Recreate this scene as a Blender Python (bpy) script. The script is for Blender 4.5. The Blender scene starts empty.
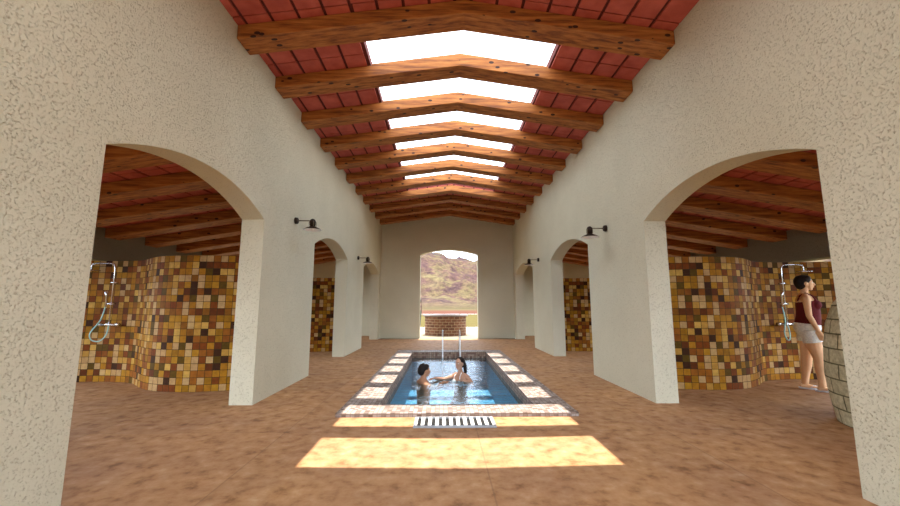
import bpy, bmesh, math, random
from mathutils import Vector, Matrix, noise
random.seed(7)
PI = math.pi
sc = bpy.context.scene
COL = sc.collection

# ------------------------------------------------------------------ camera
cd = bpy.data.cameras.new('camera')
cam = bpy.data.objects.new('camera', cd); COL.objects.link(cam)
cd.sensor_width = 36.0
cd.lens = 384.957 / 900 * 36
cd.clip_start = 0.05; cd.clip_end = 2000
cam.location = (-0.1752, 0.0, 1.25)
cam.rotation_euler = (PI / 2 + 0.1344, 0.0, -0.0189)
sc.camera = cam

# ------------------------------------------------------------------ exposure
sc.view_settings.view_transform = 'Standard'
sc.view_settings.look = 'None'
sc.view_settings.gamma = 1.0
sc.view_settings.use_curve_mapping = False
sc.view_settings.exposure = 1.30
sc.cycles.max_bounces = 10
sc.cycles.diffuse_bounces = 7
sc.cycles.transparent_max_bounces = 12
sc.cycles.sample_clamp_indirect = 6.0
sc.cycles.caustics_reflective = False
sc.cycles.use_denoising = True

# ------------------------------------------------------------------ sky
SKY_STRENGTH = 5.2
world = bpy.data.worlds.new('sky'); sc.world = world
world.use_nodes = True
nt = world.node_tree; nt.nodes.clear()
wo = nt.nodes.new('ShaderNodeOutputWorld'); bg = nt.nodes.new('ShaderNodeBackground')
tc = nt.nodes.new('ShaderNodeTexCoord')
nz = nt.nodes.new('ShaderNodeTexNoise'); nz.inputs['Scale'].default_value = 2.2; nz.inputs['Detail'].default_value = 7
cr = nt.nodes.new('ShaderNodeValToRGB')
cr.color_ramp.elements[0].position = 0.40; cr.color_ramp.elements[0].color = (0.36, 0.45, 0.57, 1)
cr.color_ramp.elements[1].position = 0.58; cr.color_ramp.elements[1].color = (0.60, 0.61, 0.62, 1)
nt.links.new(tc.outputs['Generated'], nz.inputs['Vector'])
nt.links.new(nz.outputs['Fac'], cr.inputs['Fac'])
nt.links.new(cr.outputs['Color'], bg.inputs['Color'])
sx_ = nt.nodes.new('ShaderNodeSeparateXYZ'); nt.links.new(tc.outputs['Generated'], sx_.inputs[0])
mr = nt.nodes.new('ShaderNodeMapRange'); mr.interpolation_type = 'SMOOTHSTEP'      # hazy bright horizon, calmer zenith
mr.inputs['From Min'].default_value = 0.22; mr.inputs['From Max'].default_value = 0.62
mr.inputs['To Min'].default_value = SKY_STRENGTH * 1.15; mr.inputs['To Max'].default_value = SKY_STRENGTH * 0.54
nt.links.new(sx_.outputs[2], mr.inputs['Value']); nt.links.new(mr.outputs[0], bg.inputs['Strength'])
nt.links.new(bg.outputs[0], wo.inputs[0])

# ------------------------------------------------------------------ sun
sd = bpy.data.lights.new('sun', 'SUN'); sd.energy = 4.9; sd.angle = 0.009; sd.color = (1.0, 0.91, 0.80)
sun = bpy.data.objects.new('sun', sd); COL.objects.link(sun)
SUNDIR = Vector((0.020, 0.270, 1.0)).normalized()
sun.rotation_euler = SUNDIR.to_track_quat('Z', 'Y').to_euler()
sun.location = (0, 3, 20)

# ------------------------------------------------------------------ material helpers
class NT:
    def __init__(s, name, rough=0.8, spec=0.3):
        s.m = bpy.data.materials.new(name); s.m.use_nodes = True
        s.t = s.m.node_tree; s.t.nodes.clear()
        s.out = s.n('OutputMaterial'); s.b = s.n('BsdfPrincipled')
        s.b.inputs['Roughness'].default_value = rough
        s.b.inputs['Specular IOR Level'].default_value = spec
        s.l(s.b.outputs[0], s.out.inputs['Surface'])
    def n(s, t, **k):
        x = s.t.nodes.new('ShaderNode' + t)
        for a, v in k.items(): setattr(x, a, v)
        return x
    def l(s, a, b): s.t.links.new(a, b)
    def val(s, sock, v):
        if hasattr(v, 'is_linked') or hasattr(v, 'links'): s.l(v, sock)
        else: sock.default_value = v
    def coord(s, kind='Object', scale=(1, 1, 1), loc=(0, 0, 0)):
        c = s.n('TexCoord'); m = s.n('Mapping')
        s.l(c.outputs[kind], m.inputs['Vector'])
        m.inputs['Scale'].default_value = scale; m.inputs['Location'].default_value = loc
        return m.outputs[0]
    def math(s, op, a, b=0.0, c=0.0):
        x = s.n('Math', operation=op)
        s.val(x.inputs[0], a); s.val(x.inputs[1], b); s.val(x.inputs[2], c)
        return x.outputs[0]
    def noise(s, v, scale, detail=4, rough=0.55):
        x = s.n('TexNoise'); s.l(v, x.inputs['Vector'])
        x.inputs['Scale'].default_value = scale; x.inputs['Detail'].default_value = detail; x.inputs['Roughness'].default_value = rough
        return x.outputs['Fac']
    def vor(s, v, scale, feature='F1'):
        x = s.n('TexVoronoi', feature=feature); s.l(v, x.inputs['Vector']); x.inputs['Scale'].default_value = scale
        return x
    def ramp(s, f, stops, const=False):
        x = s.n('ValToRGB'); s.val(x.inputs['Fac'], f)
        r = x.color_ramp
        if const: r.interpolation = 'CONSTANT'
        while len(r.elements) < len(stops): r.elements.new(0.5)
        for e, (p, c) in zip(r.elements, stops):
            e.position = p; e.color = (*c, 1) if len(c) == 3 else c
        return x.outputs['Color']
    def mix(s, f, a, b, mode='MIX'):
        x = s.n('Mix', data_type='RGBA', blend_type=mode)
        s.val(x.inputs[0], f)
        for i, v in ((6, a), (7, b)):
            if isinstance(v, tuple): x.inputs[i].default_value = (*v, 1)
            else: s.l(v, x.inputs[i])
        return x.outputs[2]
    def col(s, c):
        if isinstance(c, tuple): s.b.inputs['Base Color'].default_value = (*c, 1)
        else: s.l(c, s.b.inputs['Base Color'])
    def bump(s, h, strength=0.5, dist=0.01):
        x = s.n('Bump'); s.val(x.inputs['Height'], h)
        x.inputs['Strength'].default_value = strength; x.inputs['Distance'].default_value = dist
        s.l(x.outputs[0], s.b.inputs['Normal'])

def plain(name, c, rough=0.6, metal=0.0, spec=0.4, var=0.06, scale=30):
    m = NT(name, rough, spec)
    f = m.noise(m.coord(), scale, 3)
    m.col(m.ramp(f, [(0.3, tuple(x * (1 - var) for x in c)), (0.7, tuple(min(1, x * (1 + var)) for x in c))]))
    m.b.inputs['Metallic'].default_value = metal
    return m.m

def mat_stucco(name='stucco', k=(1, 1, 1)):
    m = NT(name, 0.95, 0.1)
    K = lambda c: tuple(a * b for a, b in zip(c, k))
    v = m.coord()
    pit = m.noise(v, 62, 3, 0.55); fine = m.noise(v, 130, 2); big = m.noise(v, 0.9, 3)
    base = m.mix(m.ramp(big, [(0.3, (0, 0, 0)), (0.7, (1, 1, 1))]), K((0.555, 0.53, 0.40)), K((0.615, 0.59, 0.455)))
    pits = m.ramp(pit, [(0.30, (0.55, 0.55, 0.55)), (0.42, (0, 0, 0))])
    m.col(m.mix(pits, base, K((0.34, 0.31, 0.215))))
    h = m.math('ADD', m.ramp(pit, [(0.30, (0, 0, 0)), (0.47, (1, 1, 1))]), m.math('MULTIPLY', fine, 0.45))
    m.bump(h, 0.8, 0.007)
    return m.m

def mat_floor():
    m = NT('terracotta_stone', 0.75, 0.25)
    v = m.coord()
    a = m.noise(v, 1.3, 5, 0.6); b = m.noise(v, 7.5, 5, 0.6); c = m.noise(v, 40, 3)
    base = m.ramp(b, [(0.30, (0.25, 0.120, 0.050)), (0.45, (0.43, 0.230, 0.105)), (0.60, (0.50, 0.290, 0.150)), (0.78, (0.60, 0.41, 0.25))])
    tint = m.ramp(a, [(0.32, (0.80, 0.78, 0.82)), (0.68, (1.0, 1.0, 0.92))])
    x = m.mix(1.0, base, tint, 'MULTIPLY')
    sx = m.n('SeparateXYZ'); m.l(m.coord(scale=(1 / 1.9, 1 / 1.9, 1), loc=(0.41, 0.37, 0)), sx.inputs[0])
    def gro(o):
        f = m.math('FRACT', o); return m.math('LESS_THAN', m.math('ABSOLUTE', m.math('SUBTRACT', f, 0.5)), 0.003)
    g = m.math('MAXIMUM', gro(sx.outputs[0]), gro(sx.outputs[1]))
    cell = m.n('TexWhiteNoise', noise_dimensions='2D'); fl = m.n('VectorMath', operation='FLOOR')
    ad = m.n('VectorMath', operation='ADD'); m.l(m.coord(scale=(1 / 1.9, 1 / 1.9, 1), loc=(0.41, 0.37, 0)), ad.inputs[0]); ad.inputs[1].default_value = (0.5, 0.5, 0)
    m.l(ad.outputs[0], fl.inputs[0]); m.l(fl.outputs[0], cell.inputs['Vector'])
    x = m.mix(1.0, x, m.ramp(cell.outputs['Value'], [(0, (0.93, 0.93, 0.93)), (1, (1.06, 1.04, 1.0))]), 'MULTIPLY')
    m.col(m.mix(m.math('MULTIPLY', g, 0.35), x, (0.16, 0.09, 0.05)))
    m.bump(m.math('ADD', b, m.math('MULTIPLY', c, 0.3)), 0.12, 0.004)
    return m.m

def tile_mat(name, size, palette, grout, gw=0.06, uv=False, offs=(0.01, 0.01, 0.020), rough=0.35, glow=0.0):
    m = NT(name, rough, 0.12 if uv else 0.2)
    v = m.coord('UV' if uv else 'Object', scale=(1 / size,) * 3, loc=tuple(o / size for o in offs))
    fl = m.n('VectorMath', operation='FLOOR'); m.l(v, fl.inputs[0])
    wn = m.n('TexWhiteNoise', noise_dimensions='3D'); m.l(fl.outputs[0], wn.inputs['Vector'])
    n = len(palette)
    c = m.ramp(wn.outputs['Value'], [(i / n, p) for i, p in enumerate(palette)], const=True)
    nz = m.noise(v, 1.6, 3)
    c = m.mix(1.0, c, m.ramp(nz, [(0.3, (0.78, 0.78, 0.78)), (0.7, (1.12, 1.12, 1.12))]), 'MULTIPLY')
    s = m.n('SeparateXYZ'); m.l(v, s.inputs[0])
    g = None
    for i in range(2 if uv else 3):
        f = m.math('FRACT', s.outputs[i])
        e = m.math('GREATER_THAN', m.math('ABSOLUTE', m.math('SUBTRACT', f, 0.5)), 0.5 - gw)
        g = e if g is None else m.math('MAXIMUM', g, e)
    m.col(m.mix(g, c, grout))
    r = m.math('ADD', m.math('MULTIPLY', g, 0.5), rough); m.l(r, m.b.inputs['Roughness'])
    m.bump(m.math('SUBTRACT', 1.0, g), 0.5, 0.003)
    return m.m

def mat_wood():
    m = NT('pine_timber', 0.6, 0.3)
    inf = m.n('ObjectInfo')
    cb = m.n('CombineXYZ'); m.l(m.math('MULTIPLY', inf.outputs['Random'], 37.0), cb.inputs[0]); m.l(m.math('MULTIPLY', inf.outputs['Random'], 11.0), cb.inputs[1])
    c = m.n('TexCoord'); ad = m.n('VectorMath', operation='ADD'); m.l(c.outputs['Object'], ad.inputs[0]); m.l(cb.outputs[0], ad.inputs[1])
    mp = m.n('Mapping'); m.l(ad.outputs[0], mp.inputs['Vector']); mp.inputs['Scale'].default_value = (0.55, 7.0, 7.0)
    g = m.noise(mp.outputs[0], 3.2, 6, 0.62); g2 = m.noise(mp.outputs[0], 14, 3)
    col = m.ramp(g, [(0.34, (0.13, 0.037, 0.009)), (0.45, (0.28, 0.092, 0.019)), (0.55, (0.41, 0.150, 0.032)), (0.70, (0.54, 0.225, 0.055))])
    col = m.mix(m.math('MULTIPLY', g2, 0.3), col, (0.19, 0.07, 0.02))
    mk = m.n('Mapping'); m.l(ad.outputs[0], mk.inputs['Vector']); mk.inputs['Scale'].default_value = (0.55, 1.0, 1.0)
    k = m.vor(mk.outputs[0], 8.0)
    kf = m.math('LESS_THAN', k.outputs['Distance'], m.math('MULTIPLY', m.math('GREATER_THAN', k.outputs['Color'], 0.30), 0.16))
    k2 = m.ramp(k.outputs['Distance'], [(0.05, (1, 1, 1)), (0.22, (0, 0, 0))])
    sel = m.math('GREATER_THAN', k.outputs['Color'], 0.30)
    col = m.mix(m.math('MULTIPLY', m.math('MULTIPLY', k2, sel), 0.45), col, (0.17, 0.055, 0.015))
    m.col(m.mix(kf, col, (0.035, 0.012, 0.006)))
    m.bump(g, 0.15, 0.004)
    return m.m

def mat_rooftile():
    m = NT('red_clay_tile', 0.75, 0.2)
    v = m.coord()
    f = m.noise(v, 5, 4)
    m.col(m.ramp(f, [(0.3, (0.37, 0.075, 0.055)), (0.7, (0.52, 0.125, 0.09))]))
    m.bump(m.noise(v, 60, 3), 0.15, 0.003)
    return m.m

def brick_mat(name, c1, c2, mortar, bw, bh, ms, bumpd=0.01, off=0.5, rough=0.9):
    m = NT(name, rough, 0.15)
    v = m.coord('UV')
    b = m.n('TexBrick'); m.l(v, b.inputs['Vector']); b.offset = off
    b.inputs['Scale'].default_value = 1.0
    b.inputs['Color1'].default_value = (*c1, 1); b.inputs['Color2'].default_value = (*c2, 1); b.inputs['Mortar'].default_value = (*mortar, 1)
    b.inputs['Mortar Size'].default_value = ms; b.inputs['Mortar Smooth'].default_value = 0.3
    b.inputs['Brick Width'].default_value = bw; b.inputs['Row Height'].default_value = bh
    nz = m.noise(m.coord(), 22, 5, 0.65)
    c = m.mix(1.0, b.outputs['Color'], m.ramp(nz, [(0.3, (0.62, 0.6, 0.58)), (0.68, (1.2, 1.18, 1.12))]), 'MULTIPLY')
    m.col(c)
    h = m.math('ADD', m.math('SUBTRACT', 1.0, b.outputs['Fac']), m.math('MULTIPLY', nz, 0.35))
    m.bump(h, 0.9, bumpd)
    return m.m

M = {}
M['stucco'] = mat_stucco()
M['shade_stucco'] = mat_stucco('shade_stucco', (0.42, 0.42, 0.46))  # darker copy of the same stucco, shade painted into its colour
M['floor'] = mat_floor()
M['wood'] = mat_wood()
M['roof'] = mat_rooftile()
M['roofgap'] = plain('tile_joint', (0.10, 0.018, 0.014), 0.95)
OCH = [(0.344, 0.151, 0.007), (0.211, 0.063, 0.006), (0.436, 0.272, 0.114), (0.269, 0.123, 0.005), (0.041, 0.013, 0.002), (0.509, 0.304, 0.063), (0.165, 0.039, 0.003), (0.374, 0.18, 0.01), (0.422, 0.255, 0.102), (0.09, 0.048, 0.002), (0.254, 0.084, 0.007), (0.314, 0.135, 0.007), (0.419, 0.225, 0.038), (0.105, 0.025, 0.003), (0.465, 0.301, 0.12), (0.202, 0.073, 0.005)]
M['mosaic'] = tile_mat('gold_brown_mosaic', 0.1, OCH, (0.045, 0.03, 0.012), 0.035, uv=True, rough=0.6, offs=(0, 0, 0))
WHT = [(0.352, 0.3, 0.275), (0.214, 0.159, 0.139), (0.398, 0.349, 0.335), (0.268, 0.201, 0.166), (0.375, 0.326, 0.298), (0.161, 0.109, 0.09), (0.323, 0.271, 0.251), (0.246, 0.196, 0.178), (0.406, 0.36, 0.33)]
M['coping'] = tile_mat('cream_brown_pool_mosaic', 0.05, WHT, (0.22, 0.17, 0.13), 0.07, rough=0.6)
BLU = [(0.186, 0.429, 0.592), (0.223, 0.474, 0.624), (0.273, 0.518, 0.64), (0.205, 0.444, 0.608), (0.322, 0.548, 0.64)]
M['inner_band'] = tile_mat('brown_pool_mosaic', 0.05, [(0.30, 0.18, 0.12), (0.19, 0.10, 0.07), (0.37, 0.25, 0.18), (0.25, 0.145, 0.10), (0.33, 0.20, 0.14)], (0.12, 0.08, 0.06), 0.06, rough=0.5)
M['lining'] = tile_mat('pale_blue_pool_mosaic', 0.05, BLU, (0.25, 0.40, 0.50), 0.06, rough=0.4)
M['brick'] = brick_mat('dark_red_brick', (0.20, 0.095, 0.06), (0.11, 0.05, 0.034), (0.34, 0.26, 0.18), 0.25, 0.1142, 0.011, 0.012)
M['stone'] = brick_mat('pale_green_grey_stone', (0.62, 0.57, 0.40), (0.50, 0.47, 0.32), (0.16, 0.155, 0.09), 0.30, 0.158, 0.009, 0.02)
M['rim'] = plain('pinkish_stone', (0.115, 0.085, 0.078), 0.6, var=0.2, scale=18)
M['chrome'] = plain('chrome', (0.72, 0.76, 0.80), 0.18, metal=1.0, var=0.03)
M['steel'] = plain('brushed_steel', (0.62, 0.63, 0.65), 0.3, metal=1.0, var=0.05)
M['black_metal'] = plain('dark_bronze_metal', (0.022, 0.012, 0.007), 0.6, spec=0.2, var=0.2)
M['rod'] = plain('dull_brass', (0.16, 0.12, 0.07), 0.4, metal=0.6)
M['enamel'] = plain('white_enamel', (0.85, 0.84, 0.84), 0.35, var=0.02)
M['grate'] = plain('white_grate', (0.78, 0.78, 0.76), 0.5, var=0.05)
M['grate_frame'] = plain('grey_grate_frame', (0.33, 0.35, 0.38), 0.45, var=0.1)
M['black'] = plain('recess_shade', (0.008, 0.008, 0.008), 0.9)
M['hose'] = plain('teal_hose', (0.30, 0.55, 0.52), 0.35, metal=0.3, var=0.15)
M['skin_pale'] = plain('pale_skin', (0.86, 0.57, 0.35), 0.6, spec=.2, var=0.05, scale=14)
M['skin_tan'] = plain('tan_skin', (0.42, 0.215, 0.125), 0.6, spec=.15, var=0.06, scale=14)
M['skin_tan2'] = plain('olive_skin', (0.46, 0.26, 0.17), 0.6, spec=.15, var=0.06, scale=14)
M['hair'] = plain('black_hair', (0.016, 0.011, 0.009), 0.6, spec=0.15, var=0.4, scale=60)
M['maroon'] = plain('maroon_cotton', (0.12, 0.008, 0.014), 0.85, var=0.15)
M['denim'] = plain('pale_denim', (0.82, 0.90, 0.97), 0.85, var=0.16, scale=45)
M['white_cloth'] = plain('white_swimwear', (0.80, 0.80, 0.80), 0.7, var=0.05)
M['navy'] = plain('dark_trunks', (0.03, 0.04, 0.07), 0.7)
M['flop'] = plain('pale_rubber', (0.66, 0.70, 0.80), 0.6)
M['lips'] = plain('lips', (0.40, 0.12, 0.10), 0.5)
M['eye'] = plain('eye_white', (0.8, 0.8, 0.78), 0.3)
M['iris'] = plain('dark_iris', (0.02, 0.012, 0.01), 0.2)
M['red'] = plain('dark_red_cotton', (0.04, 0.003, 0.005), 0.85)
M['grey_green'] = plain('grey_green_trousers', (0.03, 0.035, 0.022), 0.85)

def mat_water():
    m = NT('pool_water', 0.02)
    t = m.t; v = m.coord(scale=(0.6, 1.3, 1.0))
    n1 = m.noise(v, 7.0, 3, 0.5); n2 = m.noise(v, 24, 2)
    h = m.math('ADD', n1, m.math('MULTIPLY', n2, 0.25))
    bp_ = m.n('Bump'); m.l(h, bp_.inputs['Height']); bp_.inputs['Strength'].default_value = 0.55; bp_.inputs['Distance'].default_value = 0.045
    gl = m.n('BsdfGlossy'); gl.inputs['Roughness'].default_value = 0.03; m.l(bp_.outputs[0], gl.inputs['Normal'])
    tr = m.n('BsdfTransparent'); tr.inputs['Color'].default_value = (0.50, 0.72, 0.84, 1)
    fr = m.n('Fresnel'); fr.inputs['IOR'].default_value = 1.33; m.l(bp_.outputs[0], fr.inputs['Normal'])
    mx = m.n('MixShader'); m.l(fr.outputs[0], mx.inputs[0]); m.l(tr.outputs[0], mx.inputs[1]); m.l(gl.outputs[0], mx.inputs[2])
    m.l(mx.outputs[0], m.out.inputs['Surface'])
    return m.m
M['water'] = mat_water()

def mat_mountain():
    m = NT('desert_rock', 0.95, 0.05)
    v = m.coord()
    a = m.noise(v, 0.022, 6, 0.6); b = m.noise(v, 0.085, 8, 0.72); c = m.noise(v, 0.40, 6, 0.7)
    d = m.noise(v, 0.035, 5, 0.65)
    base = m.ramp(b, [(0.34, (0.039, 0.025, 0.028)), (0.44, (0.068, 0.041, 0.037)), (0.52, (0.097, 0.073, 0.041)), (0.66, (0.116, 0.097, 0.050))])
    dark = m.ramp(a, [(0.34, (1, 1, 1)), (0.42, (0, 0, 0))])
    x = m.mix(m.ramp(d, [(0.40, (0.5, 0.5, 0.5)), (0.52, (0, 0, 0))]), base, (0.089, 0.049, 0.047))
    x = m.mix(m.math('MULTIPLY', dark, 0.75), x, (0.037, 0.028, 0.041))  # bluish shadow patches painted into the rock colour for contrast
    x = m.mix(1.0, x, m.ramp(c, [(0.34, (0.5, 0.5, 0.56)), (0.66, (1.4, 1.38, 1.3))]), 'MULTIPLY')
    # valley floor: olive scrub
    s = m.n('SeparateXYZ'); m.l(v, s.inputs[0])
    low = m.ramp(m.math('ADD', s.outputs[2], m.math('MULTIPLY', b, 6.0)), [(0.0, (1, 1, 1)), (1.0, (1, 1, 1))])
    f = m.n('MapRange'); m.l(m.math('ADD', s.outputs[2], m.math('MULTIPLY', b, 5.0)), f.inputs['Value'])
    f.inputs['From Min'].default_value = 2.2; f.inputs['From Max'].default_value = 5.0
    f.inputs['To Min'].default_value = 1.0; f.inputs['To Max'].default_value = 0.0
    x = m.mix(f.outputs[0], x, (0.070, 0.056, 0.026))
    m.col(x)
    m.bump(m.math('ADD', b, m.math('MULTIPLY', c, 0.4)), 0.6, 2.5)
    return m.m
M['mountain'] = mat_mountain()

def mat_plain_noise(name, a, b, sc_, extra=None):
    m = NT(name, 0.95, 0.05)
    v = m.coord(); f = m.noise(v, sc_, 5, 0.6)
    c = m.ramp(f, [(0.3, a), (0.7, b)])
    if extra == 'rows':
        s = m.n('SeparateXYZ'); m.l(v, s.inputs[0])
        d = m.math('ADD', m.math('MULTIPLY', s.outputs[0], 0.9), m.math('MULTIPLY', s.outputs[1], 0.35))
        w = m.math('SINE', m.math('MULTIPLY', d, 13.0))
        c = m.mix(m.ramp(w, [(0.4, (0, 0, 0)), (0.75, (1, 1, 1))]), c, (0.050, 0.041, 0.010))
    m.col(c)
    return m.m
M['sand'] = mat_plain_noise('pale_sand_paving', (0.25, 0.21, 0.15), (0.29, 0.245, 0.18), 3)
M['field'] = mat_plain_noise('crop_rows', (0.086, 0.066, 0.013), (0.102, 0.078, 0.018), 0.4, 'rows')
M['redsoil'] = mat_plain_noise('red_soil', (0.082, 0.028, 0.014), (0.096, 0.036, 0.020), 0.3)
M['scrub'] = mat_plain_noise('scrub', (0.070, 0.055, 0.022), (0.086, 0.068, 0.030), 0.08)

# ------------------------------------------------------------------ mesh helpers
class MB:
    def __init__(s): s.v = []; s.f = []; s.uv = {}
    def add(s, vs, fs):
        o = len(s.v); s.v += [tuple(x) for x in vs]; s.f += [tuple(i + o for i in f) for f in fs]; return s
    def box(s, a, b):
        (x0, y0, z0), (x1, y1, z1) = a, b
        return s.add([(x0, y0, z0), (x1, y0, z0), (x1, y1, z0), (x0, y1, z0), (x0, y0, z1), (x1, y0, z1), (x1, y1, z1), (x0, y1, z1)],
                     [(0, 3, 2, 1), (4, 5, 6, 7), (0, 1, 5, 4), (1, 2, 6, 5), (2, 3, 7, 6), (3, 0, 4, 7)])
    def prism(s, pts, d, P):
        """pts: 2D outline; P(u,v,t) -> 3D; extruded t in d=(t0,t1)"""
        n = len(pts)
        vs = [P(u, v, d[0]) for u, v in pts] + [P(u, v, d[1]) for u, v in pts]
        fs = [tuple(range(n - 1, -1, -1)), tuple(range(n, 2 * n))] + [(i, (i + 1) % n, n + (i + 1) % n, n + i) for i in range(n)]
        return s.add(vs, fs)
    def tube(s, path, rad, seg=12, ell=None, cap=True):
        """tube along path; rad: number or per-point (a) or (a,b) pairs. ell: reference side vector for a"""
        path = [Vector(p) for p in path]; n = len(path)
        if not isinstance(rad, (list, tuple)): rad = [rad] * n
        rad = [r if isinstance(r, (list, tuple)) else (r, r) for r in rad]
        prev = None; rings = []
        for i, p in enumerate(path):
            t = (path[min(i + 1, n - 1)] - path[max(i - 1, 0)]).normalized()
            ref = Vector(ell) if ell else (prev if prev else (Vector((1, 0, 0)) if abs(t.x) < 0.9 else Vector((0, 1, 0))))
            a = (ref - t * ref.dot(t))
            if a.length < 1e-4: a = t.orthogonal()
            a.normalize(); b = t.cross(a); prev = a
            rings.append([p + a * (math.cos(2 * PI * k / seg) * rad[i][0]) + b * (math.sin(2 * PI * k / seg) * rad[i][1]) for k in range(seg)])
        vs = [v for r in rings for v in r]; fs = []
        for i in range(n - 1):
            for k in range(seg):
                k2 = (k + 1) % seg
                fs.append((i * seg + k, i * seg + k2, (i + 1) * seg + k2, (i + 1) * seg + k))
        if cap:
            fs.append(tuple(range(seg - 1, -1, -1))); fs.append(tuple((n - 1) * seg + k for k in range(seg)))
        return s.add(vs, fs)
    def limb(s, path, rad, seg=14, ell=None):
        """tube with rounded ends"""
        path = [Vector(p) for p in path]; rad = [r if isinstance(r, (list, tuple)) else (r, r) for r in rad]
        d0 = (path[0] - path[1]).normalized(); d1 = (path[-1] - path[-2]).normalized()
        P = []; R = []
        for k in (1.0, 0.85, 0.5):
            r = rad[0]; m = min(r); c = math.sqrt(max(0.02, 1 - k * k)); P.append(path[0] + d0 * m * k * 0.9); R.append((r[0] * c, r[1] * c))
        P += path; R += rad
        for k in (0.5, 0.85, 1.0):
            r = rad[-1]; m = min(r); c = math.sqrt(max(0.02, 1 - k * k)); P.append(path[-1] + d1 * m * k * 0.9); R.append((r[0] * c, r[1] * c))
        return s.tube(P, R, seg, ell)
    def ball(s, c, r, seg=18, rings=11, rot=None):
        r = r if isinstance(r, (list, tuple)) else (r, r, r)
        vs = []; fs = []
        for i in range(1, rings):
            th = PI * i / rings
            for k in range(seg):
                ph = 2 * PI * k / seg
                vs.append(Vector((r[0] * math.sin(th) * math.cos(ph), r[1] * math.sin(th) * math.sin(ph), r[2] * math.cos(th))))
        vs += [Vector((0, 0, r[2])), Vector((0, 0, -r[2]))]
        if rot: vs = [rot @ v for v in vs]
        vs = [v + Vector(c) for v in vs]
        for i in range(rings - 2):
            for k in range(seg):
                k2 = (k + 1) % seg
                fs.append((i * seg + k, (i + 1) * seg + k, (i + 1) * seg + k2, i * seg + k2))
        T, B = len(vs) - 2, len(vs) - 1
        for k in range(seg):
            k2 = (k + 1) % seg
            fs.append((T, k, k2)); fs.append((B, (rings - 2) * seg + k2, (rings - 2) * seg + k))
        return s.add(vs, fs)
    def lathe(s, prof, seg=48, c=(0, 0, 0), uvr=None, arc=(0, 2 * PI)):
        """prof: [(r,z)], with UVs u = angle * uvr, v = running profile length"""
        full = abs(arc[1] - arc[0] - 2 * PI) < 1e-6
        o = len(s.v); n = len(prof); m = seg + 1
        L = [0]
        for (r0, z0), (r1, z1) in zip(prof, prof[1:]): L.append(L[-1] + math.hypot(r1 - r0, z1 - z0))
        for k in range(m):
            a = arc[0] + (arc[1] - arc[0]) * k / seg
            for r, z in prof: s.v.append((c[0] + r * math.cos(a), c[1] + r * math.sin(a), c[2] + z))
        for k in range(seg):
            a0 = (arc[1] - arc[0]) * k / seg; a1 = (arc[1] - arc[0]) * (k + 1) / seg
            for i in range(n - 1):
                idx = (o + k * n + i, o + (k + 1) * n + i, o + (k + 1) * n + i + 1, o + k * n + i + 1)
                if uvr: s.uv[len(s.f)] = ((a0 * uvr, L[i]), (a1 * uvr, L[i]), (a1 * uvr, L[i + 1]), (a0 * uvr, L[i + 1]))
                s.f.append(idx)
        return s
    def build(s, name, mat, parent=None, smooth=False, bevel=0, loc=None, recalc=True, merge=False):
        me = bpy.data.meshes.new(name)
        me.from_pydata(s.v, [], s.f)
        if s.uv:
            ul = me.uv_layers.new(name='UVMap')
            for p in me.polygons:
                q = s.uv.get(p.index)
                if q:
                    for li, c in zip(p.loop_indices, q): ul.data[li].uv = c
        bm = bmesh.new(); bm.from_mesh(me)
        if merge: bmesh.ops.remove_doubles(bm, verts=bm.verts, dist=1e-5)
        if recalc: bmesh.ops.recalc_face_normals(bm, faces=bm.faces)
        bm.to_mesh(me); bm.free()
        if isinstance(mat, (list, tuple)):
            for x in mat: me.materials.append(x)
        else: me.materials.append(mat)
        if smooth:
            me.polygons.foreach_set('use_smooth', [True] * len(me.polygons))
        o = bpy.data.objects.new(name, me); COL.objects.link(o)
        if loc: o.location = loc
        if parent is not None: o.parent = parent
        if bevel:
            b = o.modifiers.new('bevel', 'BEVEL'); b.width = bevel; b.segments = 2; b.limit_method = 'ANGLE'; b.angle_limit = math.radians(50)
        return o

def tag(o, label=None, cat=None, group=None, kind=None):
    if label: o['label'] = label
    if cat: o['category'] = cat
    if group: o['group'] = group
    if kind: o['kind'] = kind
    return o
def struct(o, label=None, cat=None):
    o['kind'] = 'structure'
    if label: o['label'] = label
    if cat: o['category'] = cat
    return o
def empty(name, loc=(0, 0, 0), rz=0.0):
    o = bpy.data.objects.new(name, None); COL.objects.link(o)
    o.location = loc; o.rotation_euler = (0, 0, rz); o.empty_display_size = 0.1
    return o
def dup(o, parent=None):
    c = o.copy(); COL.objects.link(c)
    if parent is not None: c.parent = parent
    for ch in [x for x in o.children]: dup(ch, c)
    return c

# ------------------------------------------------------------------ dimensions
W = 2.569; T = 0.297; RX = 0.074
Y0, YB = -3.4, 14.87
AE = 16.1                      # far end of the side aisles
WO = 6.8                       # outer wall inner face
ZT = 4.478; ZR = 4.851         # roof underside at the wall and at the ridge
def roofz(x): return ZR - (ZR - ZT) * abs(x - RX) / (W + (RX if x < RX else -RX))
def ailez(x): return 2.745 + 0.16 * (WO - abs(x))     # side aisle roof underside
OPEN = [(-1.85, 0.62), (2.6525, 5.105), (7.152, 9.675), (11.652, 14.442)]
def arch_pts(y0, y1, zs, rise, n=22):
    h = (y1 - y0) / 2; R = (h * h + rise * rise) / (2 * rise); mid = (y0 + y1) / 2
    return [(mid + (-h + 2 * h * i / n), zs + rise - R + math.sqrt(R * R - (-h + 2 * h * i / n) ** 2)) for i in range(n + 1)]

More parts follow.
